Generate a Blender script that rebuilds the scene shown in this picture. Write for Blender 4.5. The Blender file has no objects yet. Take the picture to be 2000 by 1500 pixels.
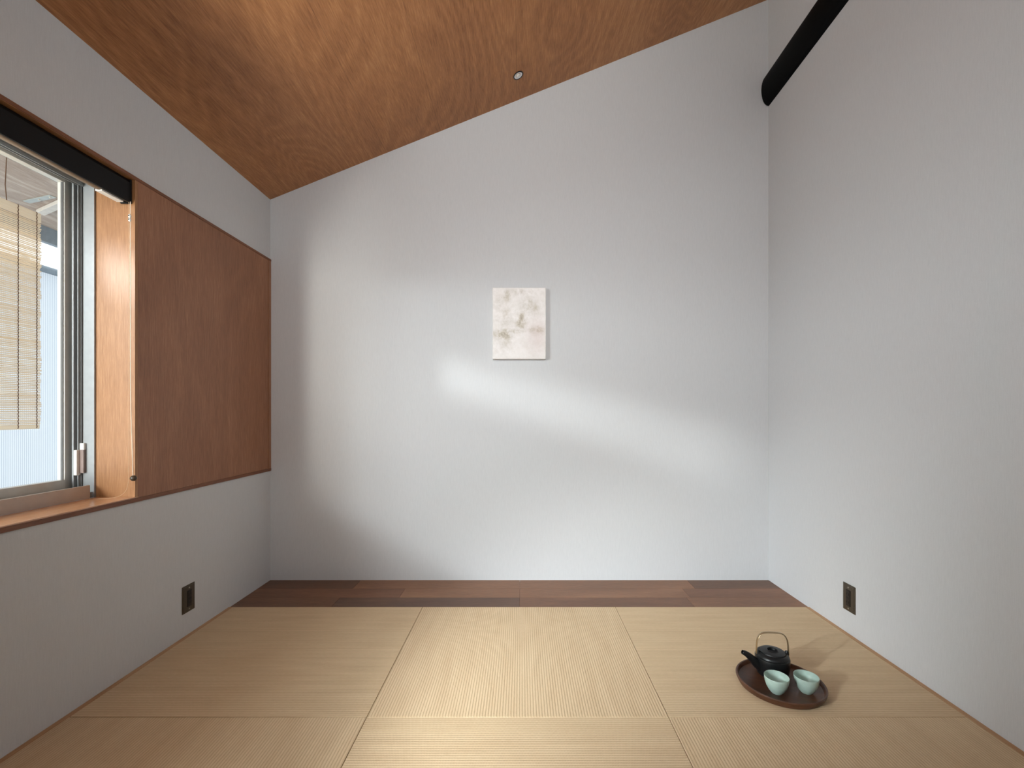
import bpy, bmesh, math, random
from mathutils import Vector, Matrix
random.seed(7)
sc = bpy.context.scene
C = sc.collection
PI = math.pi

# ------------------------------------------------------------------ camera
H = 0.94
cam_data = bpy.data.cameras.new('camera')
cam = bpy.data.objects.new('camera', cam_data)
C.objects.link(cam)
cam.location = (0, 0, H)
cam.rotation_euler = (PI / 2, 0, 0)
cam_data.sensor_width = 36
cam_data.lens = 894 / 2000 * 36
cam_data.shift_x = -0.009
cam_data.shift_y = 0.028
cam_data.clip_start = 0.02
sc.camera = cam

# ------------------------------------------------------------------ colour management
sc.view_settings.view_transform = 'Standard'
sc.view_settings.look = 'None'
sc.view_settings.gamma = 1
sc.view_settings.use_curve_mapping = False
sc.view_settings.exposure = 0.0
sc.cycles.max_bounces = 10
sc.cycles.diffuse_bounces = 6
sc.cycles.use_denoising = True
sc.cycles.sample_clamp_indirect = 4.0

# ------------------------------------------------------------------ world
w = bpy.data.worlds.new('sky')
sc.world = w
w.use_nodes = True
bg = w.node_tree.nodes['Background']
bg.inputs[0].default_value = (0.90, 0.95, 1.0, 1)
bg.inputs[1].default_value = 1.8

# ------------------------------------------------------------------ lights
def area(name, loc, target, sx, sy, power, col, spread=180):
    l = bpy.data.lights.new(name, 'AREA')
    l.shape = 'RECTANGLE'; l.size = sx; l.size_y = sy
    l.energy = power; l.color = col; l.spread = math.radians(spread)
    o = bpy.data.objects.new(name, l); C.objects.link(o)
    o.location = loc
    d = Vector(target) - Vector(loc)
    o.rotation_euler = d.to_track_quat('-Z', 'Y').to_euler()
    return o

# open end of the alley: bright daylight running along the outside wall
area('alley_daylight', (-2.40, -3.0, 0.9), (-1.5, 0.9, 1.2), 0.5, 1.7, 95, (1.0, 0.94, 0.86))
area('alley_daylight_mid', (-2.40, -2.4, 0.9), (-1.5, 0.9, 1.2), 0.5, 1.6, 45, (1.0, 0.95, 0.88))
area('alley_daylight_near', (-2.40, -1.65, 0.9), (-1.5, 0.9, 1.2), 0.7, 1.6, 28, (1.0, 0.97, 0.93))
# daylight bounced up from the alley ground
area('ground_daylight', (-2.40, -0.30, 0.15), (-1.15, 0.30, 2.30), 2.0, 0.30, 52, (1.0, 0.97, 0.92), 62)
area('low_daylight', (-2.40, -0.50, 0.60), (-1.5, 0.9, 1.2), 0.35, 0.30, 9, (1.0, 0.97, 0.93))
# sky light glancing down between eave and fence
area('sky_slot_steep', (-2.40, -0.90, 1.30), (-1.10, -0.10, 0.30), 0.8, 0.2, 100, (0.93, 0.97, 1.0), 60)
area('sky_slot_high', (-2.40, -0.10, 1.72), (-1.30, 0.90, 1.17), 0.8, 0.2, 7, (0.92, 0.96, 1.0), 70)
area('sky_slot_glancing', (-2.40, -0.90, 1.30), (-1.30, 0.10, 0.75), 0.8, 0.2, 14, (0.92, 0.96, 1.0), 70)
area('right_wall_fill', (-2.40, 0.9, 0.95), (1.38, 1.3, 1.45), 0.5, 0.25, 3, (0.90, 0.95, 1.0), 60)  # added lamp brightening the right wall, stands in for fence glow
# fill lamp added behind the camera, standing in for light from the house
area('rear_fill', (0.3, -1.2, 2.0), (0.0, 2.57, 1.7), 1.0, 0.8, 11, (0.97, 0.99, 1.0), 76)
# sun on the far side of the fence
sd = bpy.data.lights.new('sun', 'SUN'); sd.energy = 2.1; sd.angle = math.radians(4.2); sd.color = (0.96, 0.98, 1.0)
so = bpy.data.objects.new('sun', sd); C.objects.link(so)
so.rotation_euler = Vector((1.056, 1.0, -0.306)).to_track_quat('-Z', 'Y').to_euler()

# ------------------------------------------------------------------ mesh helpers
class MB:
    def __init__(s): s.bm = bmesh.new()
    def box(s, x0, x1, y0, y1, z0, z1, bevel=0):
        b = bmesh.new()
        bmesh.ops.create_cube(b, size=1)
        for v in b.verts:
            v.co = Vector(((x0 + x1) / 2 + v.co.x * (x1 - x0), (y0 + y1) / 2 + v.co.y * (y1 - y0), (z0 + z1) / 2 + v.co.z * (z1 - z0)))
        if bevel:
            bmesh.ops.bevel(b, geom=list(b.edges), offset=bevel, segments=2, profile=0.5, affect='EDGES')
        s.add(b); return s
    def add(s, b, M=None):
        if M is not None: b.transform(M)
        me = bpy.data.meshes.new('t'); b.to_mesh(me); b.free()
        s.bm.from_mesh(me); bpy.data.meshes.remove(me)
    def prism(s, pts, axis, a0, a1):
        """extrude closed 2D outline along axis ('x','y','z')"""
        def P(p, a):
            return {'x': (a, p[0], p[1]), 'y': (p[0], a, p[1]), 'z': (p[0], p[1], a)}[axis]
        b = bmesh.new()
        A = [b.verts.new(P(p, a0)) for p in pts]; B = [b.verts.new(P(p, a1)) for p in pts]
        n = len(pts)
        b.faces.new(A); b.faces.new(B)
        for i in range(n): b.faces.new((A[i], A[(i + 1) % n], B[(i + 1) % n], B[i]))
        bmesh.ops.recalc_face_normals(b, faces=b.faces)
        s.add(b); return s
    def lathe(s, prof, seg=64, origin=(0, 0, 0), cap=False):
        """revolve (r,z) profile about Z through origin"""
        b = bmesh.new(); rings = []
        for r, z in prof:
            if r < 1e-6: rings.append([b.verts.new((0, 0, z))])
            else: rings.append([b.verts.new((r * math.cos(2 * PI * k / seg), r * math.sin(2 * PI * k / seg), z)) for k in range(seg)])
        for A, B in zip(rings, rings[1:]):
            for k in range(seg):
                k2 = (k + 1) % seg
                if len(A) == 1 and len(B) == 1: continue
                if len(A) == 1: b.faces.new((A[0], B[k], B[k2]))
                elif len(B) == 1: b.faces.new((A[k], A[k2], B[0]))
                else: b.faces.new((A[k], A[k2], B[k2], B[k]))
        bmesh.ops.recalc_face_normals(b, faces=b.faces)
        s.add(b, Matrix.Translation(origin)); return s
    def tube(s, pts, r, seg=10, caps=True, flat=None):
        """sweep a circle (or ellipse, flat=(ra,rb) with rb along fixed axis) along pts; r scalar or list"""
        pts = [Vector(p) for p in pts]; n = len(pts)
        b = bmesh.new(); rings = []
        ref = None
        for i, p in enumerate(pts):
            t = (pts[min(i + 1, n - 1)] - pts[max(i - 1, 0)]).normalized()
            if ref is None:
                ref = Vector((0, 1, 0)) if abs(t.y) < 0.9 else Vector((1, 0, 0))
            u = (ref - t * ref.dot(t)).normalized(); ref = u
            v = t.cross(u)
            rr = r[i] if isinstance(r, (list, tuple)) else r
            ra, rb = (rr, rr) if flat is None else flat
            rings.append([b.verts.new(p + u * ra * math.cos(2 * PI * k / seg) + v * rb * math.sin(2 * PI * k / seg)) for k in range(seg)])
        for A, B in zip(rings, rings[1:]):
            for k in range(seg):
                b.faces.new((A[k], A[(k + 1) % seg], B[(k + 1) % seg], B[k]))
        if caps: b.faces.new(rings[0]); b.faces.new(rings[-1])
        bmesh.ops.recalc_face_normals(b, faces=b.faces)
        s.add(b); return s
    def build(s, name, mat, parent=None, smooth=False, offset=None):
        me = bpy.data.meshes.new(name)
        if offset is not None:
            s.bm.transform(Matrix.Translation([-c for c in offset]))
        s.bm.to_mesh(me); s.bm.free()
        if smooth:
            for p in me.polygons: p.use_smooth = True
            me.set_sharp_from_angle(angle=math.radians(38))
        me.materials.append(mat)
        o = bpy.data.objects.new(name, me); C.objects.link(o)
        if parent: o.parent = parent
        return o

def empty(name, loc=(0, 0, 0)):
    o = bpy.data.objects.new(name, None); C.objects.link(o); o.location = loc; o.empty_display_size = 0.05
    return o
def tag(o, label, cat, group=None, kind=None):
    o['label'] = label; o['category'] = cat
    if group: o['group'] = group
    if kind: o['kind'] = kind
    return o
def struct(o, label=None, cat=None):
    o['kind'] = 'structure'
    if label: o['label'] = label; o['category'] = cat
    return o

# ------------------------------------------------------------------ materials
def srgb(r, g, b):
    f = lambda c: (c / 255 / 12.92) if c / 255 <= 0.04045 else ((c / 255 + 0.055) / 1.055) ** 2.4
    return (f(r), f(g), f(b), 1)

class NT:
    def __init__(s, name):
        s.m = bpy.data.materials.new(name); s.m.use_nodes = True
        s.t = s.m.node_tree; s.p = s.t.nodes['Principled BSDF']
        s.tc = s.t.nodes.new('ShaderNodeTexCoord')
    def n(s, typ, **kw):
        nd = s.t.nodes.new(typ)
        for k, v in kw.items():
            if k.startswith('_'): setattr(nd, k[1:], v)
            else: nd.inputs[k.replace('__', ' ')].default_value = v
        return nd
    def l(s, a, b): s.t.links.new(a, b)
    def mapping(s, scale=(1, 1, 1), loc=(0, 0, 0), rot=(0, 0, 0)):
        m = s.n('ShaderNodeMapping'); m.inputs['Scale'].default_value = scale; m.inputs['Location'].default_value = loc; m.inputs['Rotation'].default_value = rot
        s.l(s.tc.outputs['Object'], m.inputs['Vector']); return m.outputs[0]
    def noise(s, vec, scale, detail=3, rough=0.5, dist=0):
        nd = s.n('ShaderNodeTexNoise', Scale=scale, Detail=detail, Roughness=rough, Distortion=dist)
        s.l(vec, nd.inputs['Vector']); return nd.outputs['Fac']
    def math(s, op, a, b=0.0, c=None):
        nd = s.n('ShaderNodeMath', _operation=op)
        for i, x in enumerate((a, b, c)):
            if x is None: continue
            if isinstance(x, (int, float)): nd.inputs[i].default_value = x
            else: s.l(x, nd.inputs[i])
        return nd.outputs[0]
    def ramp(s, fac, stops):
        nd = s.n('ShaderNodeValToRGB'); e = nd.color_ramp.elements
        e[0].position, e[0].color = stops[0]; e[1].position, e[1].color = stops[-1]
        for pos, col in stops[1:-1]:
            k = e.new(pos); k.color = col
        s.l(fac, nd.inputs[0]); return nd.outputs[0]
    def mix(s, fac, a, b, mode='MIX'):
        nd = s.n('ShaderNodeMix', _data_type='RGBA', _blend_type=mode)
        if isinstance(fac, (int, float)): nd.inputs[0].default_value = fac
        else: s.l(fac, nd.inputs[0])
        for i, x in ((6, a), (7, b)):
            if isinstance(x, tuple): nd.inputs[i].default_value = x
            else: s.l(x, nd.inputs[i])
        return nd.outputs[2]
    def bump(s, h, strength=0.3, dist=0.001):
        nd = s.n('ShaderNodeBump', Strength=strength, Distance=dist)
        s.l(h, nd.inputs['Height']); s.l(nd.outputs[0], s.p.inputs['Normal'])
    def base(s, c):
        if isinstance(c, tuple): s.p.inputs['Base Color'].default_value = c
        else: s.l(c, s.p.inputs['Base Color'])
    def set(s, rough=0.5, metal=0.0, spec=0.5):
        s.p.inputs['Roughness'].default_value = rough; s.p.inputs['Metallic'].default_value = metal
        s.p.inputs['Specular IOR Level'].default_value = spec

def simple(name, col, rough=0.5, metal=0.0, spec=0.5, var=0.06, nscale=40):
    t = NT(name); t.set(rough, metal, spec)
    f = t.noise(t.mapping(), nscale, 3)
    k = tuple(c * (1 - var) for c in col[:3]) + (1,)
    k2 = tuple(min(1, c * (1 + var)) for c in col[:3]) + (1,)
    t.base(t.ramp(f, [(0.35, k), (0.65, k2)])); return t.m

def wallpaper():
    t = NT('woven_wallpaper'); t.set(0.9, 0, 0.15)
    a = t.noise(t.mapping((420, 420, 30)), 1.0, 2)
    b = t.noise(t.mapping((500, 500, 500)), 1.0, 2)
    c = t.noise(t.mapping((1.2, 1.2, 0.6)), 2.0, 2)
    w_ = t.math('ADD', t.math('MULTIPLY', a, 0.55), t.math('MULTIPLY', b, 0.45))
    col = t.ramp(w_, [(0.30, srgb(203, 204.5, 206)), (0.70, srgb(212, 213.5, 215))])
    col = t.mix(t.math('MULTIPLY', c, 0.10), col, srgb(205, 198, 200))
    t.base(col); t.bump(w_, 0.10, 0.0002); return t.m

def plywood(name, dark, mid, light, axis=1, nrings=26, low=1.0, rough=0.38, seed=0, fine=1.0, spec=0.45, ringamt=0.35, joints=()):
    """rotary cut veneer: contour lines of a smooth noise field, stretched along the grain axis"""
    t = NT(name); t.set(rough, 0, spec)
    sc_ = [1.0, 1.0, 1.0]; sc_[axis] = 0.30
    fs = [210.0 * fine] * 3; fs[axis] = 16.0
    ms = [22.0 * fine] * 3; ms[axis] = 3.0
    vec = t.mapping(tuple(sc_), (seed, seed * 1.7, seed * 0.3))
    field = t.noise(vec, 1.9 * low, 2, 0.45, 0.25)
    wob = t.noise(t.mapping(tuple(x * 10 for x in sc_), (seed,) * 3), 1.6, 3, 0.6)
    rings = t.math('ADD', t.math('MULTIPLY', field, nrings * 6.283), t.math('MULTIPLY', wob, 2.4))
    ring = t.math('MULTIPLY_ADD', t.math('SINE', rings), 0.5, 0.5)
    ring = t.math('POWER', ring, 2.0)
    fib = t.noise(t.mapping(tuple(fs), (seed, 0, seed)), 1.0, 3, 0.7)
    mot = t.noise(t.mapping(tuple(ms), (seed, seed, 0)), 1.0, 3, 0.6)
    big = t.noise(t.mapping(tuple(x * 1.0 for x in sc_), (seed + 3, 2, 1)), 2.6, 2)
    v = t.math('MULTIPLY', ring, ringamt * 0.5)
    v = t.math('ADD', v, t.math('MULTIPLY', fib, 0.75))
    v = t.math('ADD', v, t.math('MULTIPLY', mot, 0.25))
    v = t.math('ADD', v, t.math('MULTIPLY', big, 0.40))
    v = t.math('MULTIPLY', v, 0.66)
    col = t.ramp(v, [(0.28, dark), (0.50, mid), (0.72, light)])
    if joints:      # butt joints between the veneer sheets
        sx = t.n('ShaderNodeSeparateXYZ'); t.l(t.tc.outputs['Object'], sx.inputs[0])
        tot = None
        for jx in joints:
            g = t.math('LESS_THAN', t.math('ABSOLUTE', t.math('SUBTRACT', sx.outputs[0], jx)), 0.0011)
            tot = g if tot is None else t.math('MAXIMUM', tot, g)
        col = t.mix(t.math('MULTIPLY', tot, 0.40), col, srgb(60, 34, 20))
    t.base(col)
    t.bump(fib, 0.12, 0.0006)
    return t.m

def tatami(name, axis):
    """woven igusa, ribs run along `axis` (0 = X, 1 = Y)"""
    t = NT(name); t.set(0.75, 0, 0.25)
    sp = t.n('ShaderNodeSeparateXYZ'); t.l(t.tc.outputs['Object'], sp.inputs[0])
    across = sp.outputs[1 - axis]; along = sp.outputs[axis]
    pitch = 0.0088
    wv = t.math('SINE', t.math('MULTIPLY', across, 2 * PI / pitch))
    rib = t.math('MULTIPLY_ADD', wv, 0.5, 0.5)
    groove = t.math('POWER', rib, 0.45)
    st = t.math('SINE', t.math('ADD', t.math('MULTIPLY', along, 2 * PI / 0.0042), t.math('MULTIPLY', t.math('FLOOR', t.math('DIVIDE', across, pitch)), PI)))
    st = t.math('MULTIPLY_ADD', st, 0.5, 0.5)
    h = t.math('ADD', t.math('MULTIPLY', groove, 0.8), t.math('MULTIPLY', st, 0.2))
    ns = [30.0, 30.0, 30.0]; ns[axis] = 4; nn = t.noise(t.mapping(tuple(ns)), 1, 3)
    fs = [500.0, 500.0, 500.0]; fs[axis] = 60; fi = t.noise(t.mapping(tuple(fs)), 1, 2)
    f = t.math('ADD', t.math('MULTIPLY', nn, 0.5), t.math('MULTIPLY', fi, 0.5))
    col = t.ramp(f, [(0.3, srgb(208, 181, 146)), (0.7, srgb(226, 202, 167))])
    col = t.mix(t.math('MULTIPLY', t.math('SUBTRACT', 1.0, groove), 0.42), col, srgb(152, 120, 84))
    t.base(col); t.bump(h, 0.55, 0.0012); return t.m

def glass():
    m = bpy.data.materials.new('window_glass'); m.use_nodes = True
    t = m.node_tree; t.nodes.clear()
    o = t.nodes.new('ShaderNodeOutputMaterial'); mx = t.nodes.new('ShaderNodeMixShader')
    tr = t.nodes.new('ShaderNodeBsdfTransparent'); gl = t.nodes.new('ShaderNodeBsdfGlossy'); fr = t.nodes.new('ShaderNodeFresnel')
    tr.inputs[0].default_value = (0.95, 0.975, 0.97, 1); gl.inputs['Roughness'].default_value = 0.01
    fr.inputs[0].default_value = 1.3
    ge = t.nodes.new('ShaderNodeNewGeometry'); iv = t.nodes.new('ShaderNodeMath'); iv.operation = 'SUBTRACT'; iv.inputs[0].default_value = 1
    mu = t.nodes.new('ShaderNodeMath'); mu.operation = 'MULTIPLY'     # reflect on the entry face only
    t.links.new(ge.outputs['Backfacing'], iv.inputs[1]); t.links.new(iv.outputs[0], mu.inputs[0]); t.links.new(fr.outputs[0], mu.inputs[1])
    t.links.new(mu.outputs[0], mx.inputs[0]); t.links.new(tr.outputs[0], mx.inputs[1]); t.links.new(gl.outputs[0], mx.inputs[2])
    t.links.new(mx.outputs[0], o.inputs[0]); return m

def polycarbonate():
    t = NT('twin_wall_polycarbonate'); t.set(0.35, 0, 0.5)
    sp = t.n('ShaderNodeSeparateXYZ'); t.l(t.tc.outputs['Object'], sp.inputs[0])
    s = t.math('MULTIPLY_ADD', t.math('SINE', t.math('MULTIPLY', sp.outputs[1], 2 * PI / 0.010)), 0.5, 0.5)
    s = t.math('POWER', s, 3.0)
    t.base(t.ramp(s, [(0.0, srgb(232, 234, 236)), (1.0, srgb(176, 184, 194))]))
    t.bump(s, 0.4, 0.001)
    tl = t.n('ShaderNodeBsdfTranslucent'); t.l(t.ramp(s, [(0.0, (0.92, 0.94, 0.97, 1)), (1.0, (0.60, 0.64, 0.70, 1))]), tl.inputs[0])
    mx = t.n('ShaderNodeMixShader'); mx.inputs[0].default_value = 0.62
    out = t.t.nodes['Material Output']
    t.l(t.p.outputs[0], mx.inputs[1]); t.l(tl.outputs[0], mx.inputs[2]); t.l(mx.outputs[0], out.inputs[0]); return t.m

def bamboo():
    t = NT('split_bamboo'); t.set(0.5, 0, 0.4)
    f = t.noise(t.mapping((60, 3, 200)), 1, 1)
    t.base(t.ramp(f, [(0.3, srgb(240, 218, 188)), (0.7, srgb(252, 240, 222))]))
    tl = t.n('ShaderNodeBsdfTranslucent'); tl.inputs[0].default_value = (1.0, 0.92, 0.80, 1)
    mx = t.n('ShaderNodeMixShader'); mx.inputs[0].default_value = 0.6
    out = t.t.nodes['Material Output']
    t.l(t.p.outputs[0], mx.inputs[1]); t.l(tl.outputs[0], mx.inputs[2]); t.l(mx.outputs[0], out.inputs[0]); return t.m

M_wall = wallpaper()
M_ceil = plywood('lauan_ceiling', srgb(122, 76, 42), srgb(166, 112, 68), srgb(196, 146, 97), axis=1, nrings=32, low=0.8, seed=2.2, rough=0.42, ringamt=0.18, joints=(0.703, 1.029, 1.493))
M_panel = plywood('lauan_panel', srgb(120, 78, 52), srgb(152, 104, 74), srgb(180, 132, 98), axis=2, nrings=9, low=1.0, seed=5.1, rough=0.40, ringamt=0.15)
M_jamb = plywood('pale_lauan', srgb(136, 92, 56), srgb(164, 118, 78), srgb(190, 146, 106), axis=2, nrings=3, low=0.8, seed=1.4, rough=0.42, ringamt=0.2)
M_sill = plywood('sill_lauan', srgb(176, 122, 84), srgb(202, 150, 110), srgb(222, 178, 140), axis=1, nrings=3, seed=3.4, rough=0.18, ringamt=0.2, spec=1.0)
M_trimw = plywood('dark_trim_wood', srgb(96, 56, 36), srgb(122, 76, 50), srgb(146, 96, 66), axis=1, nrings=2, seed=8.0, rough=0.45)
M_edge = plywood('pine_edge_strip', srgb(164, 122, 84), srgb(184, 142, 102), srgb(204, 164, 124), axis=1, nrings=3, seed=6.0, rough=0.5)
M_tat_x = tatami('tatami_ribs_across', 0)
M_tat_y = tatami('tatami_ribs_deep', 1)
M_black = simple('black_log', (0.0018, 0.0018, 0.002, 1), 0.6, 0, 0.08)
M_blind = simple('black_aluminium', (0.004, 0.004, 0.0045, 1), 0.45, 0, 0.2)
M_alu = simple('silver_aluminium', srgb(156, 160, 162), 0.42, 0.25, 0.4, 0.03)
M_alud = simple('grey_gasket', srgb(98, 98, 98), 0.5, 0.2)
M_sash = simple('pale_aluminium', srgb(206, 205, 200), 0.35, 0.3, 0.5, 0.03)
M_alub = simple('champagne_aluminium', srgb(190, 180, 170), 0.45, 0.1, 0.4, 0.03)
M_white = simple('white_plastic', srgb(228, 226, 220), 0.4)
M_glass = glass()
M_poly = polycarbonate()
M_bamboo = bamboo()
M_twine = simple('brown_twine', srgb(96, 70, 52), 0.8)
M_bronze = simple('bronze_plate', srgb(104, 96, 84), 0.38, 0.75, 0.5, 0.05, 200)
M_socket = simple('black_socket', srgb(24, 21, 18), 0.45)
M_slot = simple('socket_hole', (0.002, 0.002, 0.002, 1), 0.8)
M_screw = simple('steel_screw', srgb(196, 190, 178), 0.3, 0.8)
M_chrome = simple('chrome_reflector', (0.85, 0.85, 0.86, 1), 0.35, 1.0, 0.5, 0.01)
M_tray = plywood('walnut_tray', srgb(56, 34, 22), srgb(80, 49, 32), srgb(102, 65, 43), axis=0, nrings=8, low=5, seed=4, rough=0.42, fine=2)
M_pot = simple('black_ceramic', (0.006, 0.0065, 0.007, 1), 0.40, 0, 0.4)
M_brass = simple('pale_brass', srgb(178, 156, 124), 0.30, 0.9)
M_celadon = simple('celadon_glaze', srgb(176, 198, 187), 0.28, 0, 0.5, 0.04, 60)
M_soffit = plywood('weathered_soffit', srgb(138, 120, 108), srgb(176, 160, 148), srgb(206, 194, 184), axis=1, nrings=10, low=2.2, seed=9, rough=0.8)
M_steel = simple('galvanised_steel', srgb(186, 190, 186), 0.5, 0.5)
M_ground = simple('concrete_ground', srgb(150, 148, 144), 0.9)
M_roofgrey = simple('grey_roof_metal', srgb(132, 142, 150), 0.5, 0.2)

# ------------------------------------------------------------------ room dimensions
XL, XR, YB, YF = -1.4087, 1.3885, 2.5698, -1.30
Z0, SL = 2.136, 1.124 / 2.7972          # ceiling height at the left wall, slope
OY0, OY1, OZ0, OZ1 = -0.15, 1.666, 0.633, 1.787   # window opening
XO = -1.68                                # outer face of left wall
zc = lambda x: Z0 + SL * (x - XL)

m = MB()
m.box(XO, XL, YF - 0.1, OY0 - 0.0125, -0.08, Z0 + 0.01)
m.box(XO, XL - 0.006, OY1 + 0.0125, YB + 0.12, OZ0 - 0.02, OZ1 + 0.011)
m.box(XO, XL, OY1 + 0.0125, YB + 0.12, OZ1 + 0.011, Z0 + 0.01)
m.box(XO, XL, OY1 + 0.0125, YB + 0.12, -0.08, OZ0 - 0.02)
m.box(XO, XL, OY0 - 0.0125, OY1 + 0.0125, -0.08, OZ0 - 0.0185)
m.box(XO, XL, OY0 - 0.0125, OY1 + 0.0125, OZ1 + 0.0105, Z0 + 0.01)
struct(m.build('wall_left', M_wall), 'Pale grey wallpapered wall on the left, cut by the window opening', 'wall')
m = MB(); m.box(XR, XR + 0.12, YF - 0.1, YB + 0.12, -0.08, 3.75)
struct(m.build('wall_right', M_wall), 'Tall pale grey wallpapered wall on the right, behind the tea tray', 'wall')
m = MB()
m.prism([(XL, -0.08), (XR, -0.08), (XR, zc(XR)), (XL, zc(XL))], 'y', YB, YB + 0.12)
struct(m.build('wall_back', M_wall), 'Pale grey wallpapered end wall under the sloping ceiling, holding the small canvas', 'wall')
m = MB(); m.box(XL, XR, YF - 0.1, YF, -0.08, 3.4)      # closed wall behind the camera
struct(m.build('wall_front', M_wall))
# ceiling slab in its own sloping frame
ang = math.atan(SL)
m = MB(); L = (XR - XL) / math.cos(ang)
m.box(-0.02, L + 0.35, YF - 0.1, YB + 0.1, 0.0, 0.06)
ceil = m.build('ceiling', M_ceil); ceil.location = (XL, 0, Z0); ceil.rotation_euler = (0, -ang, 0)
struct(ceil, 'Orange-brown veneered plywood ceiling sloping up to the right', 'ceiling')

# ------------------------------------------------------------------ floor
YE = 2.206      # rear edge of the mats
M_planks = []
def plankmat(i, d, mm, l):
    return plywood('walnut_plank_%d' % i, d, mm, l, axis=0, nrings=4, low=1.2, seed=11 + i * 3.1, rough=0.42, fine=1.0)
planks = [plankmat(0, srgb(84, 56, 38), srgb(112, 76, 52), srgb(136, 96, 68)),
          plankmat(1, srgb(104, 70, 46), srgb(134, 92, 62), srgb(158, 114, 80)),
          plankmat(2, srgb(94, 62, 42), srgb(122, 82, 56), srgb(148, 104, 74)),
          plankmat(3, srgb(72, 48, 34), srgb(96, 66, 48), srgb(120, 86, 64))]
fl = MB()
fl.box(XL - 0.05, XR + 0.05, YF - 0.1, YB + 0.05, -0.08, -0.012)
floor = fl.build('floor', planks[2])
for p in planks: floor.data.materials.append(p)
struct(floor, 'Strip of dark walnut floorboards along the foot of the end wall', 'floor')
rows = [(2.4465, YB + 0.02, [(-1.45, -0.90, 1), (-0.90, -0.008, 2), (-0.008, 0.93, 2), (0.93, 1.45, 1)]),
        (2.3275, 2.4465, [(-1.45, -0.62, 3), (-0.62, -0.008, 2), (-0.008, 0.86, 2), (0.86, 1.45, 3)]),
        (YE, 2.3275, [(-1.45, -0.92, 1), (-0.92, -0.008, 4), (-0.008, 0.84, 3), (0.84, 1.45, 2)])]
bm = bmesh.new(); bm.from_mesh(floor.data)
for y0, y1, segs in rows:
    for x0, x1, mi in segs:
        b = bmesh.new(); bmesh.ops.create_cube(b, size=1)
        for v in b.verts:
            v.co = Vector(((x0 + x1) / 2 + v.co.x * (x1 - x0 - 0.0012), (y0 + y1) / 2 + v.co.y * (y1 - y0 - 0.0012), -0.006 + v.co.z * 0.012))
        me = bpy.data.meshes.new('t'); b.to_mesh(me); b.free()
        n0 = len(bm.faces); bm.from_mesh(me); bpy.data.meshes.remove(me)
        bm.faces.ensure_lookup_table()
        for f in bm.faces[n0:]: f.material_index = mi
bm.to_mesh(floor.data); bm.free()

def strip(name, n, x0, x1, y0, y1, z1, mat, label):
    b = MB(); b.box(x0, x1, y0, y1, -0.03, z1, 0.0008)
    return struct(b.build(name, mat), label, 'trim')
TW = 0.018
strip('trim_1', 1, XL, XL + TW, YF, YE, 0.004, M_edge, 'Thin pine strip between the left wall and the mats')
strip('trim_2', 2, XR - TW, XR, YF, YE, 0.004, M_edge, 'Thin pine strip between the right wall and the mats')

SX = [XL + TW, -0.475, 0.4535, XR - TW]
SY = [0.605, 1.4076, YE]
mat_labels = {
    (0, 1): 'Square beige tatami mat in the far left corner, against the dark floorboards',
    (1, 1): 'Brightly lit middle tatami mat bordering the dark floorboards, ribs running away from viewer',
    (2, 1): 'Square beige tatami mat carrying the round tea tray',
    (0, 0): 'Shadowed tatami mat nearest the viewer on the window side',
    (1, 0): 'Nearest middle tatami mat, ribs running left to right',
    (2, 0): 'Nearest tatami mat on the right, in front of the tea tray mat'}
for (i, j), lab in mat_labels.items():
    x0, x1, y0, y1 = SX[i], SX[i + 1], SY[j], SY[j + 1]
    g = 0.0010
    cx, cy = (x0 + x1) / 2, (y0 + y1) / 2
    e = empty('tatami_mat', (cx, cy, 0))
    rib_x = (i + j) % 2 == 1        # ribs along X
    b = MB(); b.box(x0 + g, x1 - g, y0 + g, y1 - g, -0.012, 0.004, 0.0010)
    b.build('woven_cover', M_tat_x if rib_x else M_tat_y, e, False, (cx, cy, 0))
    tag(e, lab, 'tatami mat', 'half-size tatami mats')

# ------------------------------------------------------------------ window
win = empty('window_1', (XL, (OY0 + OY1) / 2, OZ0))
struct(win, 'Sliding aluminium window on the left with wooden reveal', 'window')
wo = (XL, (OY0 + OY1) / 2, OZ0)
XI = -1.5486        # inner face of the aluminium frame
T = 0.018
def wpart(b, name, mat, parent=win, smooth=False):
    return b.build(name, mat, parent, smooth, wo)
b = MB(); b.box(XI, XL + 0.003, OY0 - T, OY1 + T, OZ0 - T, OZ0, 0.0008); b.box(XL - 0.004, XL + 0.0025, OY1 + T - 0.001, YB, OZ0 - 0.014, OZ0)
wpart(b, 'sill', M_sill)
b = MB(); b.box(XI, XL + 0.0035, OY1, OY1 + 0.012, OZ0, OZ1, 0.0006)
wpart(b, 'reveal_board', M_jamb)
b = MB(); b.box(XI, XL + 0.003, OY0 - 0.012, OY0, OZ0, OZ1, 0.0006)
wpart(b, 'reveal_board', M_jamb)
b = MB(); b.box(XI, XL + 0.003, OY0 - 0.012, OY1 + 0.012, OZ1, OZ1 + 0.010, 0.0006)
wpart(b, 'head_board', M_jamb)
# outer frame: four profiles with track ribs
b = MB()
yj = OY1 - 0.002
b.box(-1.66, XI, yj - 0.004, yj + 0.006, OZ0, OZ1)                      # far jamb plate
b.box(-1.612, -1.606, yj - 0.022, yj, OZ0, OZ1)                          # ribs of the far jamb
b.box(-1.598, -1.5955, yj - 0.016, yj, OZ0, OZ1)
b.box(-1.66, XI, OY0 - 0.004, OY0 + 0.006, OZ0, OZ1)
b.box(-1.598, -1.595, OY0, OY0 + 0.016, OZ0, OZ1)
b.box(-1.66, XI, OY0, OY1 - 0.002, OZ1 - 0.016, OZ1)                     # head
for x in (-1.553, -1.588, -1.600, -1.650): b.box(x - 0.0012, x + 0.0012, OY0, OY1 - 0.003, OZ1 - 0.028, OZ1 - 0.014)
b.box(-1.66, XI - 0.006, OY0, OY1 - 0.003, OZ0, OZ0 + 0.020)             # bottom track
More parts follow.
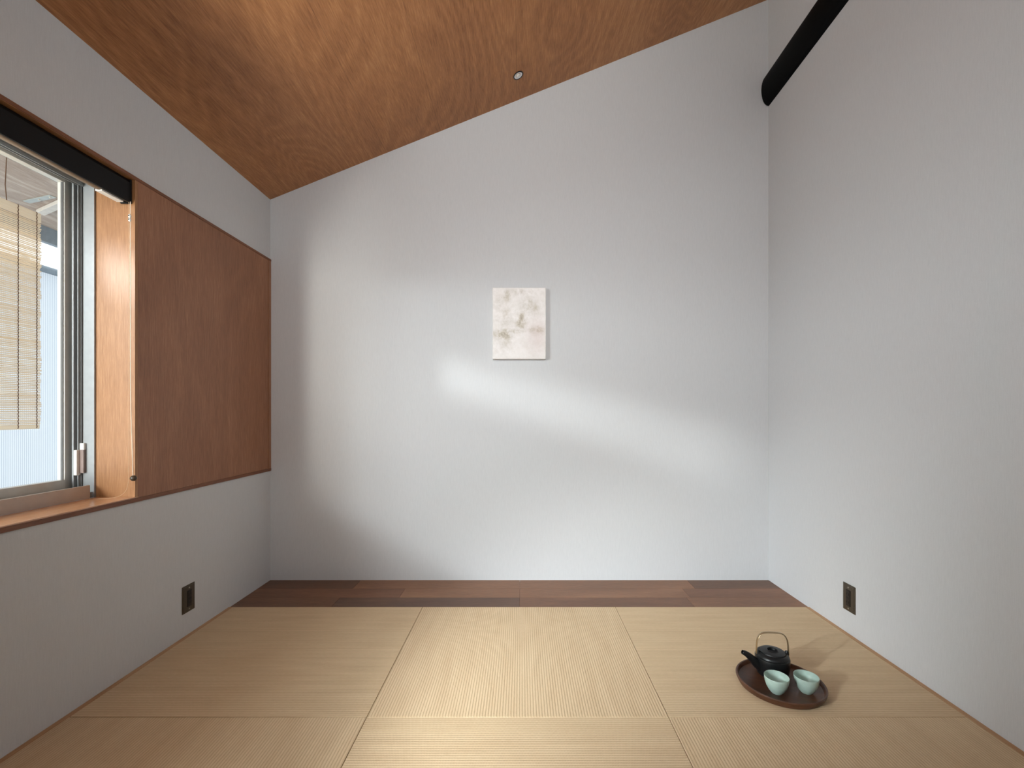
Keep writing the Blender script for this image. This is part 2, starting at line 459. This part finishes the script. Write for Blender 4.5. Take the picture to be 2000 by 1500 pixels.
for x in (-1.588, -1.603, -1.650): b.box(x - 0.001, x + 0.001, OY0, OY1 - 0.003, OZ0 + 0.018, OZ0 + 0.034)
fr = wpart(b, 'frame', M_alu)
b = MB(); b.box(-1.556, XI, OY0 + 0.004, 1.6445, OZ0, OZ0 + 0.047, 0.001)
b.build('bottom_rail', M_alub, win, False, wo)['label'] = 'beige bottom rail'
b = MB()
for x in (-1.6045, -1.5935, -1.616): b.box(x - 0.0035, x + 0.0035, yj - 0.009, yj - 0.0035, OZ0 + 0.03, OZ1 - 0.02)
wpart(b, 'gasket', M_alud)
# sashes
def sash(x0, x1, y0, y1):
    z0, z1 = OZ0 + 0.022, OZ1 - 0.016
    b = MB(); s_ = 0.034
    b.box(x0, x1, y0, y0 + s_, z0, z1, 0.0015); b.box(x0, x1, y1 - s_, y1, z0, z1, 0.0015)
    b.box(x0, x1, y0 + s_, y1 - s_, z0, z0 + 0.046); b.box(x0, x1, y0 + s_, y1 - s_, z1 - 0.012, z1)
    s = wpart(b, 'sash', M_sash)
    g = MB(); xm = (x0 + x1) / 2
    g.box(xm - 0.002, xm + 0.002, y0 + s_ - 0.004, y1 - s_ + 0.004, z0 + 0.042, z1 - 0.008)
    wpart(g, 'pane', M_glass, s)
    k = MB(); e_ = 0.0025
    k.box(x1 - 0.012, x1 - 0.004, y1 - s_ - e_, y1 - s_, z0 + 0.046, z1 - 0.012)
    k.box(x1 - 0.012, x1 - 0.004, y0 + s_, y0 + s_ + e_, z0 + 0.046, z1 - 0.012)
    wpart(k, 'pane_seal', M_alud, s)
sash(-1.650, -1.624, OY0 + 0.004, 1.662)
# sash stopper on the far jamb
b = MB()
b.box(-1.6045, -1.593, 1.640, 1.658, 0.715, 0.806, 0.0015)
b.box(-1.593, -1.578, 1.651, 1.659, 0.806, 0.830, 0.001)
st = wpart(b, 'stopper', M_white)
b = MB(); b.box(-1.593, -1.578, 1.650, 1.659, 0.722, 0.806, 0.001)
b.build('stopper_slide', simple('taupe_plastic', srgb(140, 122, 116), 0.4), st, False, wo)

# top trim above the window and the panel
b = MB(); b.box(XL - 0.002, XL + 0.006, YF, YB, OZ1 + 0.001, OZ1 + 0.0125, 0.001)
struct(b.build('trim_3', M_trimw), 'Thin dark wooden bead above the window and the wooden panel', 'trim')
b = MB(); b.box(XL - 0.002, XL + 0.006, YF, YB, OZ0 - T - 0.001, OZ0 - 0.004, 0.001)
struct(b.build('trim_4', M_trimw), 'Thin dark wooden bead below the window sill and the wooden panel', 'trim')

# wooden panel beside the window
b = MB(); b.box(XL - 0.0055, XL + 0.0030, OY1 + 0.0125, YB - 0.028, OZ0 - 0.004, OZ1 + 0.001)
b.box(XL - 0.0055, XL + 0.0045, YB - 0.026, YB, OZ0 - 0.004, OZ1 + 0.001)
o = b.build('wall_panelling', M_panel, None, False, (XL, 2.1, OZ0)); o.location = (XL, 2.1, OZ0)
tag(o, 'Reddish-brown wooden panel with vertical grain filling the wall beside the window', 'panel')

# ------------------------------------------------------------------ roller blind
bl = empty('roller_blind', (XL, 1.2, OZ1))
bo = (XL, 1.2, OZ1)
b = MB()
b.prism([(XL - 0.008, 1.7005), (XL - 0.008, 1.772), (XL - 0.014, 1.784), (XL - 0.060, 1.784), (XL - 0.060, 1.778), (XL - 0.020, 1.776), (XL - 0.014, 1.768), (XL - 0.014, 1.7005)], 'y', OY0 + 0.006, 1.659)
b.box(XL - 0.042, XL - 0.014, OY0 + 0.01, 1.655, 1.703, 1.776, 0.002)
b.build('cassette', M_blind, bl, False, bo)
b = MB(); b.box(XL - 0.046, XL - 0.006, 1.6585, 1.6645, 1.6985, 1.785, 0.002)
b.build('end_bracket', M_blind, bl, False, bo)
b = MB(); b.tube([(XL - 0.026, OY0 + 0.02, 1.7015), (XL - 0.026, 1.640, 1.7015)], 0.0, 8, True, (0.010, 0.0045))
b.build('hem_bar', simple('brown_hem', srgb(120, 102, 84), 0.5), bl, True, bo)
b = MB(); b.box(XL - 0.040, XL - 0.016, 1.555, 1.640, 1.6945, 1.7005, 0.0012)
b.build('pull_tab', M_white, bl, False, bo)
tag(bl, 'Black roller blind cassette drawn up at the head of the window', 'blind')

# cords hanging at the far end of the blind
co = empty('blind_cord', (XL, 1.64, 1.3))
cof = (XL, 1.64, 1.3)
xw = XL - 0.006
b = MB()
loop = [(xw, 1.6500, 1.70), (xw + 0.001, 1.6505, 1.45), (xw, 1.6510, 1.15), (xw - 0.001, 1.652, 0.85), (xw - 0.003, 1.653, 0.72), (xw - 0.008, 1.652, 0.668), (xw - 0.024, 1.645, 0.643), (xw - 0.055, 1.635, 0.6345), (XI + 0.035, 1.625, 0.6345), (XI + 0.02, 1.618, 0.6345)]
def cr(pts, n=6):
    P = [Vector(p) for p in pts]; out = []
    for i in range(len(P) - 1):
        p0, p1, p2, p3 = P[max(i - 1, 0)], P[i], P[i + 1], P[min(i + 2, len(P) - 1)]
        for k in range(n):
            t = k / n
            out.append(0.5 * ((2 * p1) + (p2 - p0) * t + (2 * p0 - 5 * p1 + 4 * p2 - p3) * t * t + (3 * p1 - p0 - 3 * p2 + p3) * t ** 3))
    out.append(P[-1]); return out
b.tube(cr(loop), 0.0008, 6)
M_cord = simple('pale_cord', srgb(206, 172, 138), 0.6)
b.build('thin_cord', M_cord, co, True, cof)
b = MB(); xk = XL + 0.010
b.tube(cr([(XL + 0.001, 1.649, 1.70), (XL + 0.001, 1.649, 1.4), (XL + 0.002, 1.649, 1.0), (xk - 0.003, 1.650, 0.80), (xk - 0.002, 1.651, 0.708)]), 0.0014, 8)
b.build('pull_cord', simple('cream_cord', srgb(226, 206, 184), 0.6), co, True, cof)
b = MB(); b.lathe([(0, -0.0105), (0.005, -0.0098), (0.0098, -0.004), (0.0105, 0.0), (0.009, 0.005), (0.005, 0.009), (0.0, 0.0100)], 24, (xk, 1.651, 0.704))
b.build('knob', simple('dark_bead', srgb(70, 58, 44), 0.35), co, True, cof)
b = MB()
for dz in (0.0, -0.013):
    bb = bmesh.new(); bmesh.ops.create_uvsphere(bb, u_segments=16, v_segments=10, radius=0.0066); b.add(bb, Matrix.Translation((XL + 0.001, 1.646, 1.647 + dz)) @ Matrix.Diagonal((0.75, 0.7, 1.15, 1)))
b.build('cord_joint', M_white, co, True, cof)
b = MB()
for dz in (0.0, -0.013): b.box(XL - 0.0005, XL + 0.0025, 1.6405, 1.6420, 1.645 + dz, 1.649 + dz)
b.build('joint_hole', M_slot, co, False, cof)
tag(co, 'Pale blind cord with white joint and dark bead hanging at the reveal edge', 'cord')

# ------------------------------------------------------------------ canvas
cx, cz = (-0.159 + 0.137) / 2, (1.635 + 1.239) / 2
cv = empty('canvas_painting', (cx, YB, cz - 0.198))
co_ = (cx, YB, cz - 0.198)
b = MB(); b.box(-0.159, 0.1363, YB - 0.032, YB, 1.238, 1.6327, 0.0018)
M_cside = simple('canvas_edge', srgb(240, 236, 232), 0.8)
b.build('stretched_canvas', M_cside, cv, False, co_)
t = NT('washed_grey_paint'); t.set(0.85, 0, 0.2)
n1 = t.noise(t.mapping((1, 1, 1), (0.3, 0, 0.12)), 9.0, 6, 0.65, 0.3)
n2 = t.noise(t.mapping((1, 1, 1), (2.2, 0, 1.7)), 42.0, 5, 0.7, 0.2)
n3 = t.noise(t.mapping((1, 1, 1), (5.2, 0, 3.1)), 6.0, 3, 0.5)
sp = t.n('ShaderNodeSeparateXYZ'); t.l(t.tc.outputs['Object'], sp.inputs[0])
X_, Z_ = sp.outputs[0], sp.outputs[2]
def gauss(cx_, cz_, sx_, sz_):
    a = t.math('POWER', t.math('ABSOLUTE', t.math('DIVIDE', t.math('SUBTRACT', X_, cx_), sx_)), 2.0)
    c = t.math('POWER', t.math('ABSOLUTE', t.math('DIVIDE', t.math('SUBTRACT', Z_, cz_), sz_)), 2.0)
    return t.math('EXPONENT', t.math('MULTIPLY', t.math('ADD', a, c), -1.0))
blots = None
for args, amp in (((-0.085, 0.135, 0.055, 0.030), 1.0), ((-0.03, 0.150, 0.06, 0.014), 0.8), ((0.095, 0.160, 0.05, 0.020), 0.75), ((0.01, 0.215, 0.03, 0.055), 0.85),
                  ((0.06, 0.290, 0.05, 0.05), 0.55), ((-0.07, 0.345, 0.02, 0.05), 0.6), ((-0.11, 0.31, 0.03, 0.04), 0.45), ((-0.08, 0.23, 0.05, 0.06), 0.4), ((0.02, 0.37, 0.1, 0.02), 0.35), ((-0.08, 0.08, 0.05, 0.05), 0.3)):
    g = t.math('MULTIPLY', gauss(*args), amp)
    blots = g if blots is None else t.math('MAXIMUM', blots, g)
tex = t.math('ADD', t.math('MULTIPLY', n1, 0.5), t.math('MULTIPLY', n2, 0.5))
tex = t.math('MULTIPLY', t.math('MAXIMUM', t.math('SUBTRACT', tex, 0.36), 0.0), 4.6)
f = t.math('MULTIPLY', t.math('ADD', blots, 0.22), tex)
col = t.ramp(f, [(0.05, srgb(246, 242, 240)), (0.40, srgb(228, 223, 218)), (0.70, srgb(206, 199, 186)), (1.0, srgb(176, 167, 152))])
pk = t.math('MULTIPLY', gauss(0.10, 0.12, 0.06, 0.10), 0.35)
col = t.mix(pk, col, srgb(208, 184, 180))
t.base(col); t.bump(n2, 0.3, 0.0008)
b = MB(); b.box(-0.1555, 0.1328, YB - 0.0332, YB - 0.031, 1.2415, 1.6292)
pl = b.build('painted_face', t.m, cv, False, co_)
pl['label'] = 'painted face washed with grey, olive and pink clouds'
tag(cv, 'Small unframed canvas with pale grey abstract wash hanging on the end wall', 'painting')

# ------------------------------------------------------------------ sockets
def socket(name, loc, side, label):
    """plate lies in local YZ plane, facing +X (side=1) or -X (side=-1)"""
    e = empty(name, loc)
    def bx(b, x0, x1, y0, y1, z0, z1, bev=0.0):
        if side < 0: x0, x1 = -x1, -x0
        b.box(x0, x1, y0, y1, z0, z1, bev)
    b = MB(); bx(b, 0, 0.0035, -0.036, 0.036, -0.0575, 0.0575, 0.0018); bx(b, 0.003, 0.0055, -0.031, 0.031, -0.052, 0.052, 0.0012)
    b.build('plate', M_bronze, e)
    b = MB(); bx(b, 0.002, 0.0075, -0.0125, 0.0125, -0.034, 0.034, 0.001)
    ins = b.build('insert', M_socket, e)
    for zz in (0.017, -0.017):
        b = MB()
        bx(b, 0.0072, 0.0084, -0.0105, 0.0105, zz - 0.0125, zz + 0.0125, 0.0006)
        b.build('outlet_face', simple('dark_outlet', srgb(38, 32, 28), 0.4), ins)
        b = MB(); bx(b, 0.0080, 0.0087, -0.0065, -0.0048, zz - 0.005, zz + 0.005); bx(b, 0.0080, 0.0087, 0.0048, 0.0065, zz - 0.004, zz + 0.004)
        b.build('slot', M_slot, ins)
    for zz in (0.0445, -0.0445):
        b = MB()
        bb = bmesh.new(); bmesh.ops.create_cone(bb, cap_ends=True, segments=18, radius1=0.0036, radius2=0.003, depth=0.0018)
        b.add(bb, Matrix.Translation((side * 0.0060, 0, zz)) @ Matrix.Rotation(side * PI / 2, 4, 'Y'))
        b.build('screw', M_screw, e)
    return tag(e, label, 'socket', 'wall sockets')
socket('wall_socket', (XL, 1.935, 0.1565), 1, 'Bronze power socket low on the left wall below the wooden panel')
socket('wall_socket', (XR, 1.935, 0.1565), -1, 'Bronze power socket low on the right wall behind the tea tray')

# ------------------------------------------------------------------ black log beam
b = MB(); pts = []
for k in range(19):
    a = -PI / 2 + PI * k / 18
    pts.append((XR - 0.001 - 0.040 * max(0, math.cos(a)) ** 0.85, 0.086 * math.sin(a)))
pts.append((XR + 0.01, 0.086)); pts.append((XR + 0.01, -0.086))
b.prism(pts, 'y', -3.85, 0.0)
beam = b.build('wooden_beam', M_black, None, True); beam.location = (0, YB - 0.0005, 2.745); beam.rotation_euler = (-0.046, 0, 0)
tag(beam, 'Black half-round beam running high along the right wall', 'beam')

# ------------------------------------------------------------------ downlight
dl = empty('ceiling_downlight', (-0.016, 2.382, zc(-0.016))); dl.rotation_euler = (0, -ang, 0)
b = MB(); b.lathe([(0.0215, 0.004), (0.0215, -0.0015), (0.0228, -0.0030), (0.0262, -0.0030), (0.0275, -0.0015), (0.0275, 0.004)], 48)
b.build('trim_ring', simple('black_ring', (0.01, 0.01, 0.01, 1), 0.4), dl, True)
b = MB(); b.lathe([(0.0218, -0.0018), (0.0150, -0.0002), (0.0110, 0.0002)], 40)
b.build('reflector', M_chrome, dl, True)
b = MB(); b.lathe([(0.0112, 0.0002), (0.0105, -0.0018), (0.006, -0.0038), (0.0, -0.0044)], 32)
b.build('lens', M_white, dl, True)
tag(dl, 'Tiny round downlight with chrome reflector set in the wooden ceiling', 'light')

# ------------------------------------------------------------------ tea set
TX, TY, TZ = 0.887, 1.569, 0.004
tray = empty('serving_tray', (TX, TY, TZ))
b = MB(); R = 0.138
b.lathe([(0, 0.0), (R - 0.014, 0.0), (R - 0.008, 0.002), (R - 0.001, 0.016), (R, 0.021), (R - 0.002, 0.0235), (R - 0.006, 0.0235), (R - 0.0085, 0.021), (R - 0.011, 0.011), (R - 0.016, 0.0078), (0, 0.0078)], 96)
o = b.build('turned_tray', M_tray, tray, True)
o.rotation_euler = (0, 0, -0.35)
tag(tray, 'Round dark walnut tray holding the teapot and two cups on the mat', 'tray')
TF = TZ + 0.0078

def cup(x, y, label, rot):
    e = empty('teacup', (x, y, TF)); e.rotation_euler = (0, 0, rot)
    b = MB()
    b.lathe([(0, 0.0015), (0.0135, 0.0015), (0.0145, 0.0), (0.0165, 0.0), (0.0182, 0.002), (0.0238, 0.0085), (0.0306, 0.0205), (0.0352, 0.034), (0.0372, 0.047), (0.0378, 0.0525), (0.0372, 0.0535), (0.0362, 0.0528),
             (0.0352, 0.046), (0.0325, 0.033), (0.0265, 0.0205), (0.0180, 0.0100), (0.009, 0.0060), (0, 0.0052)], 64)
    b.build('bowl', M_celadon, e, True)
    return tag(e, label, 'cup', 'celadon tea cups on the tray')
cup(0.848, 1.520, 'Pale green tea cup in front of the black teapot on the tray', 0)
cup(0.948, 1.522, 'Pale green tea cup on the right side of the tray, clear of the teapot', 1.1)

PX, PY = 0.893, 1.628
pot = empty('teapot', (PX, PY, TF))
b = MB()
b.lathe([(0, 0.001), (0.042, 0.001), (0.045, 0.0), (0.0490, 0.002), (0.0520, 0.012), (0.0545, 0.030), (0.0560, 0.050), (0.0563, 0.0590), (0.0555, 0.0625), (0.0530, 0.0640), (0.0542, 0.0660), (0.0530, 0.0700), (0.0490, 0.0750), (0.0445, 0.0775), (0.0430, 0.0775), (0.0425, 0.074), (0, 0.073)], 72)
body = b.build('body', M_pot, pot, True)
b = MB()
b.lathe([(0, 0.074), (0.0410, 0.0745), (0.0418, 0.0785), (0.0405, 0.0810), (0.0340, 0.0822), (0.0200, 0.0830), (0.0185, 0.0850), (0.0175, 0.0856), (0.0162, 0.0850), (0.0150, 0.0790), (0.0080, 0.0775), (0, 0.0772)], 64)
lid = b.build('lid', M_pot, pot, True)
# spout: tapered tube toward -X, slightly towards the viewer, with an open mouth
b = MB()
sp_pts = cr([(-0.044, -0.006, 0.030), (-0.056, -0.008, 0.038), (-0.068, -0.010, 0.0505), (-0.083, -0.013, 0.065), (-0.096, -0.015, 0.0745), (-0.108, -0.016, 0.0800)], 4)
n = len(sp_pts); rad = [0.0195 - (0.0195 - 0.0072) * min(1, (i / (n - 1)) ** 0.75 * 1.0) for i in range(n)]
b.tube(sp_pts, rad, 20, False)
inner = sp_pts[::-1][:10]
b.tube(inner, [max(0.0045, r_ - 0.0022) for r_ in rad[::-1][:10]], 20, False)
d = (sp_pts[-1] - sp_pts[-2]).normalized()
b.tube([sp_pts[-1] - d * 0.0002, sp_pts[-1] + d * 0.0006], [0.0072, 0.0064], 20, False)
b.build('spout', M_pot, pot, True)
for s_ in (-1, 1):
    b = MB()
    b.tube([(s_ * 0.0475, 0.0, 0.068), (s_ * 0.0485, 0.0, 0.078), (s_ * 0.0490, 0, 0.0835)], [0.0075, 0.0068, 0.0045], 14)
    b.build('lug', M_pot, pot, True)
b = MB()
hp = [(-0.0545, 0, 0.070), (-0.0540, 0, 0.086), (-0.0530, 0, 0.105), (-0.0495, 0, 0.124), (-0.041, 0, 0.138), (-0.028, 0, 0.145), (0, 0, 0.1465), (0.028, 0, 0.145), (0.041, 0, 0.138), (0.0495, 0, 0.124), (0.0530, 0, 0.105), (0.0540, 0, 0.086), (0.0545, 0, 0.070)]
b.tube(cr(hp, 5), 0.003, 12, True, (0.0055, 0.0022))
b.build('handle', M_brass, pot, True)
pot.rotation_euler = (0, 0, -0.10)
tag(pot, 'Black ceramic teapot with arched pale brass handle standing on the tray', 'teapot')

# ------------------------------------------------------------------ outside
b = MB(); b.box(-6, XO, -4, 6, -0.5, -0.40)
struct(b.build('floor_outside', M_ground))
b = MB(); b.box(-2.50, XO, -2.2, 3.4, 1.92, 1.94)
o = b.build('soffit_boards', M_soffit, None, False, (-2, 0, 1.92)); o.location = (-2, 0, 1.92)
struct(o, 'Weathered wooden eave boards outside above the window', 'eave')
b = MB(); b.box(-2.72, -2.705, -1.6, 5.5, -0.4, 1.735)
o = b.build('fence_panel', M_poly, None, False, (-2.7, 2, -0.4)); o.location = (-2.7, 2, -0.4)
tag(o, 'Pale ribbed translucent fence panel standing outside the window', 'fence')
b = MB(); b.box(-2.53, -2.50, -2.2, 3.4, 1.838, 2.00, 0.002)
o = b.build('eave_fascia', M_roofgrey, None, False, (-2.5, 0, 1.838)); o.location = (-2.5, 0, 1.838)
struct(o, 'Grey metal board along the outer edge of the eave', 'eave')
# bamboo blind hanging outside
SXB, SY0, SY1, SZ0, SZ1 = -1.95, 1.26, 1.856, 0.875, 1.745
sb = empty('bamboo_blind', (SXB, (SY0 + SY1) / 2, SZ1)); sbo = (SXB, (SY0 + SY1) / 2, SZ1)
b = MB(); z = SZ0 + 0.022
while z < SZ1 - 0.040:
    dy = random.uniform(-0.004, 0.003); r = random.uniform(0.0024, 0.0033)
    b.tube([(SXB + random.uniform(-0.001, 0.001), SY0 + dy, z), (SXB + random.uniform(-0.001, 0.001), (SY0 + SY1) / 2, z + random.uniform(-0.0008, 0.0008)), (SXB, SY1 + dy, z)], r, 6)
    z += random.uniform(0.0062, 0.0076)
b.build('sticks', M_bamboo, sb, True, sbo)
b = MB(); b.box(SXB - 0.004, SXB + 0.004, SY0, SY1, SZ1 - 0.036, SZ1, 0.001)
b.build('head_slat', M_bamboo, sb, False, sbo)
b = MB(); b.box(SXB - 0.004, SXB + 0.004, SY0, SY1 - 0.006, SZ0, SZ0 + 0.018, 0.001)
b.build('bottom_slat', M_bamboo, sb, False, sbo)
for yy in (1.32, 1.50, 1.692, 1.770, 1.838):
    b = MB(); pts = []; z = SZ1 + 0.001; k = 0
    while z > SZ0 - 0.001:
        pts.append((SXB + 0.0052, yy + (0.0012 if k % 2 else -0.0012), z)); z -= 0.007; k += 1
    b.tube(pts, 0.0014, 6)
    b.build('binding_cord', M_twine, sb, True, sbo)
b = MB()
for yy in (1.34, 1.735):
    b = MB(); b.tube([(SXB, yy, SZ1 - 0.002), (SXB - 0.006, yy, SZ1 + 0.06), (SXB, yy, 1.921)], 0.0016, 6)
    b.build('hanging_cord', M_twine, sb, True, sbo)
tag(sb, 'Bamboo stick blind hanging under the eave outside the window', 'blind')
# steel bracket under the soffit
b = MB(); b.box(-0.095, 0.095, -0.013, 0.013, -0.0040, 0, 0.0008)
e = empty('steel_bracket', (-2.205, 2.095, 1.9195)); e.rotation_euler = (0, 0, -0.30)
b.build('flat_bar', M_steel, e)
for x in (0.0, 0.075):
    b = MB(); b.lathe([(0, -0.0085), (0.0035, -0.008), (0.006, -0.0038)], 14, (x, 0, 0)); b.build('bolt', M_screw, e, True)
tag(e, 'Flat steel bracket screwed under the eave outside', 'bracket')
b = MB(); b.box(-0.16, 0.16, -0.016, 0.016, -0.018, 0, 0.002)
o = b.build('wooden_batten', simple('pale_batten', srgb(206, 200, 192), 0.7)); o.location = (-2.19, 2.150, 1.9195); o.rotation_euler = (0, 0, -0.46)
tag(o, 'Pale wooden batten under the eave, behind the steel bracket', 'batten')
# downpipe and cable along the neighbour's side
b = MB(); b.tube([(0, -0.6, 0), (0, 1.6, 0)], 0.028, 16)
o = b.build('pipe', M_roofgrey, None, True); o.location = (-2.80, 3.0, 1.775)
tag(o, 'Grey horizontal pipe running above the ribbed fence outside', 'pipe')
b = MB(); b.lathe([(0, 0.012), (0.012, 0.012), (0.022, 0.006), (0.024, 0.0), (0.022, -0.006), (0.008, -0.008), (0.006, -0.004), (0, -0.004)], 24)
o = b.build('cable_clamp', M_white, None, True); o.location = (-2.76, 2.545, 1.80); o.rotation_euler = (0, -PI / 2, 0)
tag(o, 'Round white clamp on the pipe outside, just right of the bamboo blind', 'clamp')
